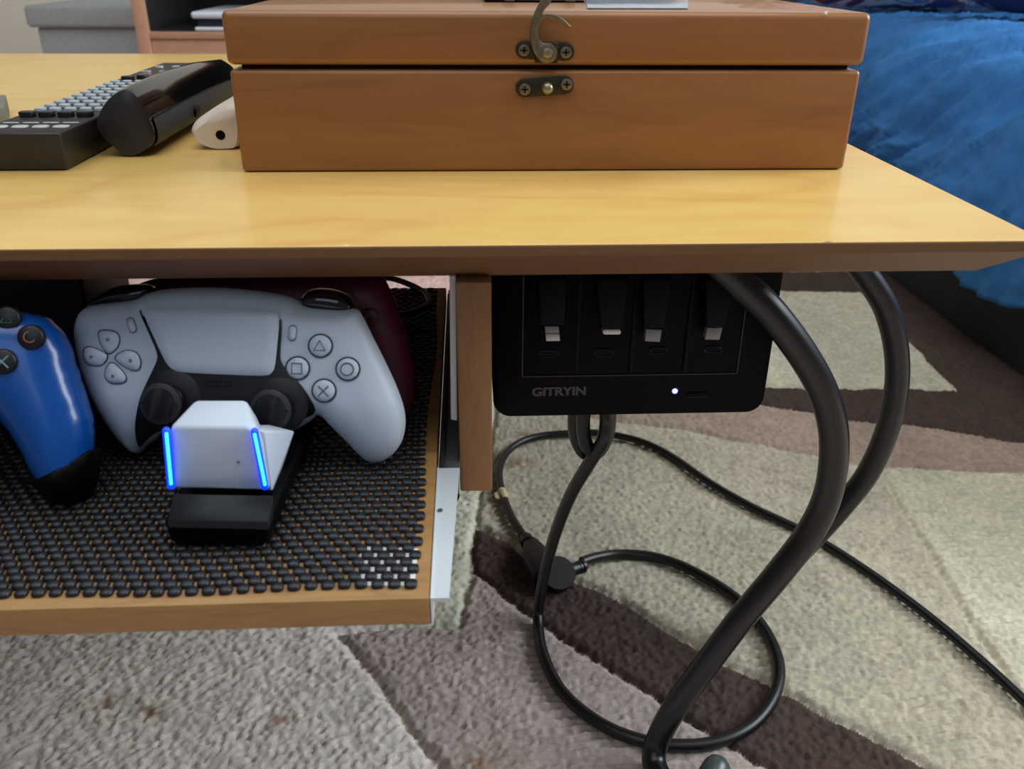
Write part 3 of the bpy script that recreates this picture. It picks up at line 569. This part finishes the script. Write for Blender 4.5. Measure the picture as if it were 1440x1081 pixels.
# ------------------------------------------------------------------ desktop charger clipped under the table
YS = .424
ch = thing('charging_station', 'black four-port charging station hanging under the right of the table', 'charger', (.09, .45, .27))
def sy(pts, dy=0): return [onY(x, y, YS-dy) for x, y in pts]
x0, x1 = onY(693.5, 500, YS)[0], onY(1085, 500, YS)[0]; z0 = onY(880, 584, YS)[2]; z1 = zu-.0006
def rr(a0, a1, b0, b1, r, Y, n=7):
    out = []
    for cx, cz, s in ((a1-r, b0+r, -90), (a1-r, b1-r, 0), (a0+r, b1-r, 90), (a0+r, b0+r, 180)):
        for k in range(n): t = math.radians(s+90*k/(n-1)); out.append((cx+r*math.cos(t), Y, cz+r*math.sin(t)))
    return out
HOUS = mat('satin_black_housing', (2, 2, 4), .45, spec=.08)
ho = prism('housing', rr(max(x0, XP1+.0006), x1, z0, z1, .010, YS), (0, .075, 0), HOUS, ch, .0018)
ix0, ix1, iz0 = onY(734, 500, YS)[0], onY(1040, 500, YS)[0], onY(880, 527, YS)[2]
for a, b in ((ix0, ix0+.0006), (ix1-.0006, ix1)): box('bezel_line', a, b, YS-.0005, YS+.001, iz0, z1-.002, mat('bezel_edge', (26, 29, 33), .4), ch, 0)
box('bezel_line', ix0, ix1, YS-.0005, YS+.001, iz0-.0003, iz0+.0003, mat('bezel_edge', (26, 29, 33), .4), ch, 0)
for k in (1, 2, 3): xx = ix0+(ix1-ix0)*k/4; box('slot_divider', xx-.0009, xx+.0009, YS-.0012, YS+.001, iz0+.002, z1-.002, BLACKM, ch, .0002)
SIL = mat('silver_connector', (178, 182, 184), .35, .5)
def plug(px, mtl, bodypx, up=.0045):
    f = prism('plug', sy(bodypx, .0086), (0, .0072, 0), BLACKM, ch, .0008); prism('connector_tip', sy(px, .0070), (0, up, 0), mtl, f, .0003); return f
f = plug([(766, 459), (786, 459), (786.5, 470), (767, 470)], mat('grey_connector', (128, 132, 134), .4, .4), [(756, 392), (796, 392), (794, 458), (760, 458)]); prism('connector_tip', sy([(767, 469.5), (787, 469.5), (787.5, 479.5), (768, 480)], .0076), (0, .005, 0), SIL, f, .0003)
plug(pill_px(851, 467, 870, 467, 3.4), mat('bright_connector', (206, 206, 204), .35, .4), [(838, 392), (884, 392), (876, 462), (846, 462)])
plug([(909, 463), (931, 464), (928, 481), (907, 480)], mat('grey_connector', (128, 132, 134), .4, .4), [(904, 392), (946, 392), (934, 462), (906, 462)])
plug([(995, 461), (1016, 461.5), (1012, 478), (991.5, 477.5)], mat('grey_connector', (128, 132, 134), .4, .4), [(992, 392), (1034, 392), (1018, 460), (994, 460)])
RIMS = mat('port_rim', (40, 43, 47), .4)
for a, b, c, r in ((763, 780, 497.5, 4.6), (841, 858, 496, 4.6), (919, 934, 493, 4.0), (995, 1011, 492, 3.8)):
    p = prism('port', sy(pill_px(a, c, b, c, r), .0003), (0, .0006, 0), BLACKM, ch); tube('port_rim', sy(pill_px(a, c, b, c, r, 6), .0005), .00022, RIMS, p, 0, 6, True)
q = onY(949, 549.5, YS); tube('indicator_light', [q+[0, .001, 0], q+[0, -.0005, 0]], .0013, mat('white_blue_light', (210, 220, 255), .4, emit=(205, 215, 255), power=5), ch, 0, 16)
tube('indicator_ring', [q+[.0018*math.cos(t), -.0001, .0018*math.sin(t)] for t in np.linspace(0, 2*math.pi, 18)[:-1]], .00028, mat('blue_ring', (20, 30, 120), .4, emit=(30, 40, 200), power=.8), ch, 0, 6, True)
prism('power_switch', sy([(966, 553), (995, 552), (994, 559), (967, 560)], .0006), (0, .0006, 0), BLACKM, ch, .0002)
tube('switch_mark', sy([(966, 558.5), (980, 558), (994, 557)], .0008), .0002, RIMS, ch, 0, 6)
# maker's name on the fascia
cu = bpy.data.curves.new('lettering', 'FONT'); cu.body = 'GITRYIN'; cu.size = 1; cu.extrude = .04; cu.offset = .042; cu.space_character = 1.0
to = bpy.data.objects.new('lettering_source', cu); col.objects.link(to); dg = bpy.context.evaluated_depsgraph_get(); tm = bpy.data.meshes.new_from_object(to.evaluated_get(dg)); bpy.data.objects.remove(to)
A = np.array([v.co[:] for v in tm.vertices]); q0, q1, qt = onY(748, 557, YS), onY(823.5, 556, YS), onY(750, 544.5, YS)
sx = (q1[0]-q0[0])/(A[:, 0].max()-A[:, 0].min()); sz = (qt[2]-q0[2])/(A[:, 1].max()-A[:, 1].min())
for v in tm.vertices: c = v.co.copy(); v.co = (q0[0]+(c.x-A[:, 0].min())*sx, YS-.0002-c.z*.004, q0[2]+(c.y-A[:, 1].min())*sz+(c.x-A[:, 0].min())*sx*.012)
tm.name = 'brand_lettering'; link('brand_lettering', tm, mat('grey_print', (62, 63, 66), .5), ch)

# ------------------------------------------------------------------ power cords on the rug
CR = .0040
def fz(pts, z=CR+.0006): return [onZ(x, y, z) for x, y in pts]
pc = thing('power_cord', 'black power cord hanging in a coil from the charging station to an angled plug', 'cable', onZ(770, 930, 0))
coil = []
for k in range(34):                                      # two and a bit hanging turns, each leaning a little differently
    n_t = k/33*1.9; a_ = n_t*2*math.pi-.42
    cx = 829+4*n_t; rx = 28-8*n_t; ry = 51-5*n_t
    coil.append(onY(cx+rx*math.cos(a_), 590+ry*math.sin(a_), .480-.012*n_t+.007*math.sin(a_)))
drop = [onY(x, y, Y) for x, y, Y in ((853, 585, .462), (849, 618, .462), (828, 652, .474), (802, 697, .492), (781, 750, .512), (766, 805, .532), (758, 850, .548))]
loop = fz([(757, 880), (764, 920), (786, 966), (822, 1002), (870, 1030), (930, 1046), (1000, 1045), (1056, 1020), (1088, 980), (1096, 938), (1082, 896), (1052, 856), (1010, 823), (960, 796), (915, 782), (870, 779), (838, 787), (818, 796)])
loop[-1][2] += .005; loop[-2][2] += .003
tube('cord', coil+drop+loop, .0045, RUBBER, pc, 7, 14)
def cyl(nm, a, b, ra, rb, m, parent, res=20, n=1): return tube(nm, [a, b], [ra, rb], m, parent, 0, res)
a, b = onZ(822, 795, .010), onZ(790, 806, .012)
d = (b-a)/np.linalg.norm(b-a)
for k in range(3): q = a+d*(.0015+k*.0034); tube('strain_relief', [q, q+d*.0022], .0062-.0002*k, RUBBER, pc, 0, 18)
tube('plug_neck', [a, b], [.0050, .0068], RUBBER, pc, 0, 18)
pcn = onZ(783, 808, .012); dsk = np.array([.15, -.62, .77]); dsk /= np.linalg.norm(dsk)
tube('angled_plug', [pcn-dsk*.012, pcn-dsk*.010, pcn+dsk*.007, pcn+dsk*.0085], [.0135, .0150, .0151, .0143], mat('moulded_plug', (7, 7, 9), .55), pc, 0, 30)
sc_ = thing('extension_cord', 'black mains cord running across the rug with a socket and paper tag', 'cable', onZ(1130, 748, 0))
pth = fz([(1560, 1100), (1440, 985), (1375, 925), (1300, 862), (1215, 800), (1135, 750), (1060, 714), (1000, 680), (945, 642), (905, 622), (866, 612), (832, 608), (800, 609), (765, 612), (735, 620), (712, 637), (702, 662), (706, 692), (720, 728), (741, 760)])
tube('cord', pth, CR, RUBBER, sc_, 8, 14)
a, b, c = onZ(739, 756, .008), onZ(752, 782, .012), onZ(772, 812, .012)
for k in range(3): d = (b-a)/np.linalg.norm(b-a); q = a+d*(.001+k*.0035); tube('strain_relief', [q, q+d*.0024], .0064+.0003*k, RUBBER, sc_, 0, 18)
dd = (c-b)/np.linalg.norm(c-b); sdv = np.array([-dd[1], dd[0], 0]); sdv /= np.linalg.norm(sdv)
def ringq(p, w, h): return [p+sdv*w*math.copysign(abs(math.cos(t))**.5, math.cos(t))+np.array([0, 0, h*math.copysign(abs(math.sin(t))**.5, math.sin(t))]) for t in np.linspace(0, 2*math.pi, 21)[:-1]]
loft('socket_body', [ringq(a+dd*.006, .0055, .0055), ringq(a+dd*.012, .0075, .007), ringq(b+dd*.002, .0125, .0095), ringq(b+dd*.020, .0135, .0105), ringq(c-dd*.002, .0135, .0105)], mat('moulded_plug', (12, 12, 14), .5), sc_)
t0, t1 = onZ(705.5, 690, CR+.0006), onZ(710.5, 703, CR+.0006); TG = mat('cream_tag', (214, 196, 150), .6, vary=.5, vscale=420)
tube('paper_tag', [t0, t1], CR+.0004, TG, sc_, 0, 16)
g0 = [onZ(x, y, .006) for x, y in ((695, 693), (706, 690), (709, 702), (697, 700))]; prism('tag_flag', g0, (0, 0, -.0004), TG, sc_)

# ------------------------------------------------------------------ bed, quilt, cushions
bed = thing('bed', 'low bed with dark fabric sides under the blue quilt', 'bed', (1.35, 1.5, -.014))
DBASE = mat('dark_green_fabric', (50, 56, 56), .8, bump=.2, bscale=500)
box('bed_base', .748, 2.2, .55, 2.6, -.0135, .20, DBASE, bed, .006)
box('mattress', .772, 2.18, .57, 2.58, .2005, .318, mat('mattress_ticking', (196, 196, 200), .8), bed, .03, 4)
box('headboard', .75, 2.2, 2.601, 2.66, -.0135, .62, DBASE, bed, .01)
prof = [(.700, .125), (.700, .15), (.705, .185), (.715, .235), (.737, .295), (.778, .342), (.84, .366), (.93, .374), (1.05, .376), (1.3, .376), (1.7, .376), (2.14, .374)]
S = smooth_path([np.array((a, b)) for a, b in prof], 26); S = np.array(S)
keep = [0]
for i in range(1, len(S)):
    if np.linalg.norm(S[i]-S[keep[-1]]) > (.0055 if S[i][0] < 1.25 else .02): keep.append(i)
S = S[keep]; T_ = np.concatenate([np.arange(.60, 1.95, .0075), np.arange(1.95, 2.5, .02)])
arc = np.concatenate([[0], np.cumsum(np.linalg.norm(np.diff(S, axis=0), axis=1))]); tg = np.gradient(S, axis=0); nr2 = np.stack([-tg[:, 1], tg[:, 0]], 1); nr2 /= np.linalg.norm(nr2, axis=1)[:, None]; 
if nr2[-1][1] < 0: nr2 = -nr2
V = []; m_, k_ = len(T_), len(S)
for ti, t in enumerate(T_):
    for si in range(k_):
        s = arc[si]; u = t*.62-s*.78; w2 = t*.78+s*.62
        n1 = noise.noise((w2*17, u*3.6, 1.7)); n2 = noise.noise((w2*44, u*6, 5.1)); n3 = noise.noise((t*60, s*60, 9.)); n4 = noise.noise((t*3, s*3, 2.))
        h = .020*(1-(abs(n1)*2.4)**.8)+.0115*(1-(abs(n2)*2)**.8)+.0026*n3+.010*n4
        h -= .0035*math.exp(-(((w2/.07) % 1-.5)/.08)**2)
        fl_ = (1+.0*t); hem = max(0, 1-s/.12); z = S[si][1]+nr2[si][1]*h; x = S[si][0]+nr2[si][0]*h
        z += hem*(.018*math.sin(t*9+1)+.012*noise.noise((t*14, 3, 3))-.022*max(0, min(1, (1.12-t)/.08))+.05*max(0, min(1, (t-1.13)/.08)))
        x -= hem*.02*noise.noise((t*7, 8, 1))+.0
        V.append((x, t, z))
Fc = [(i*k_+j, i*k_+j+1, (i+1)*k_+j+1, (i+1)*k_+j) for i in range(m_-1) for j in range(k_-1)]
qt_ = mk('quilt', V, Fc, mat('blue_quilt', (60, 122, 186), .8, spec=.2, bump=.5, bscale=420, vary=.12, vscale=60), None, True, 180)
so = qt_.modifiers.new('thickness', 'SOLIDIFY'); so.thickness = .006; so.offset = -1
tag(qt_, 'rumpled blue quilted bedspread hanging over the side of the bed', 'quilt')
def floral(name, base, cols, scale):
    m = mat(name, base, .8); n = m.node_tree.nodes; L = m.node_tree.links; b = n['Principled BSDF']; mp = [x for x in n if x.type == 'MAPPING'][0]
    t = n.new('ShaderNodeTexNoise'); t.inputs['Scale'].default_value = scale; t.inputs['Detail'].default_value = 2; t.inputs['Distortion'].default_value = 1.5; L.new(mp.outputs[0], t.inputs[0])
    r = n.new('ShaderNodeValToRGB'); r.color_ramp.interpolation = 'CONSTANT'; L.new(t.outputs['Fac'], r.inputs[0])
    for k, (p, c) in enumerate(cols):
        e = r.color_ramp.elements[k] if k < 2 else r.color_ramp.elements.new(p)
        e.position = p; e.color = (*lin(c), 1)
    L.new(r.outputs[0], b.inputs['Base Color']); return m
def cushion(nm, label, c, rx, ry, rz, rot, m, cat='cushion'):
    V = []; nu, nv = 40, 20
    for j in range(nv+1):
        ph = -math.pi/2+math.pi*j/nv
        for i in range(nu):
            th = 2*math.pi*i/nu; e = lambda w, p: math.copysign(abs(w)**p, w)
            V.append((rx*e(math.cos(th), .45)*e(math.cos(ph), .5), ry*e(math.sin(th), .45)*e(math.cos(ph), .5), rz*e(math.sin(ph), 1.0)))
    R_ = Matrix.Rotation(rot[2], 3, 'Z') @ Matrix.Rotation(rot[0], 3, 'X'); V = [tuple(R_ @ Vector(v)+Vector(c)) for v in V]
    Fc = [(j*nu+i, j*nu+(i+1) % nu, (j+1)*nu+(i+1) % nu, (j+1)*nu+i) for j in range(nv) for i in range(nu)]
    bm = bmesh.new(); vs = [bm.verts.new(v) for v in V]
    for f in Fc: bm.faces.new([vs[i] for i in f])
    bmesh.ops.remove_doubles(bm, verts=bm.verts, dist=1e-5); o = mkbm(nm, bm, m, None, True, 180); tag(o, label, cat); return o
MULTI = floral('floral_multicolour', (60, 66, 110), [(0, (50, 58, 104)), (.40, (150, 50, 60)), (.47, (206, 196, 190)), (.53, (220, 120, 70)), (.57, (96, 120, 160)), (.63, (226, 214, 206))], 13)
NAVY = floral('floral_navy', (44, 48, 84), [(0, (44, 46, 82)), (.50, (44, 46, 82)), (.56, (120, 90, 120)), (.62, (60, 66, 100))], 14)
cushion('cushion', 'multicoloured floral cushion lying at the far end of the blue bed', (.98, 2.06, .574), .34, .20, .08, (.95, 0, .05), MULTI)
cn = cushion('cushion', 'navy cushion with a yellow leaf print at the right edge of the bed', (1.095, 1.61, .560), .24, .17, .08, (.95, 0, -.25), NAVY)
q = onZ(1416, 15, .425)
d_ = ray(1416, 14)
# ------------------------------------------------------------------ storage ottoman, media cabinet, console
GF = mat('grey_linen', (178, 183, 183), .9, bump=.6, bscale=260, vary=.22, vscale=160, stretch=(1, 1, 3))
ot = thing('storage_ottoman', 'grey linen storage ottoman with a lift-off lid by the cabinet', 'ottoman', (-.77, 2.28, -.014))
box('ottoman_body', -.953, -.60, 2.108, 2.46, -.0135, .345, GF, ot, .006, 3)
box('ottoman_lid', -.968, -.588, 2.095, 2.472, .3455, .391, GF, ot, .009, 4)
CW = wood('pink_beech', (196, 148, 122), (170, 120, 96), .45, 6, (1, 4, 5), 0, .3)
cb = thing('media_cabinet', 'pinkish wooden media cabinet with an open dark shelf behind the table', 'cabinet', (-.2, 1.95, -.014))
cx0, cx1, cy0, cy1 = -.6127, .42, 1.75, 2.088; szt = .3634
box('side_panel', cx0, cx0+.0225, cy0, cy1, -.0135, .62, CW, cb, .001); box('side_panel', cx1-.0225, cx1, cy0, cy1, -.0135, .62, CW, cb, .001)
box('shelf', cx0+.0226, cx1-.0226, cy0+.002, cy1-.012, szt-.012, szt, CW, cb, .001); box('cabinet_top', cx0-.005, cx1+.005, cy0-.006, cy1, .6205, .64, CW, cb, .001)
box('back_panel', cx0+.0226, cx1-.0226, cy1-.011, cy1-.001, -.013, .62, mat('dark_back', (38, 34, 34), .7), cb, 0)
SHADE = mat('interior_shade', (26, 24, 26), .8)  # dark sheets added inside, putting the open compartment's shade into colour
box('shade_sheet', cx0+.0227, cx0+.0245, cy0+.012, cy1-.012, szt+.001, .619, SHADE, cb, 0); box('shade_sheet', cx0+.0246, cx1-.0246, cy0+.014, cy1-.012, szt+.0002, szt+.0006, SHADE, cb, 0)
for k in range(2):
    w = (cx1-cx0-.046)/2; a = cx0+.0232+k*w; d = box('drawer_front', a, a+w-.002, cy0+.006, cy0+.024, .02, szt-.0128, CW, cb, .001); box('drawer_pull', a+w/2-.04, a+w/2+.04, cy0-.006, cy0+.0055, .20, .212, ZINC, d, .002)
gcn = thing('games_console', 'white and black games console lying on the cabinet shelf', 'console', (-.38, 1.9, szt))
wp = mat('white_shell', (214, 220, 232), .4)
q = onY(277, 44, 1.765)[0]
box('lower_plate', q-.003, q+.36, 1.762, 1.99, szt+.0008, szt+.008, wp, gcn, .003, 3); box('console_core', q+.003, q+.355, 1.766, 2.0, szt+.0081, szt+.0225, mat('blue_black_core', (30, 40, 54), .3), gcn, .002); box('upper_plate', q-.006, q+.36, 1.758, 2.0, szt+.0226, szt+.0345, wp, gcn, .005, 3)
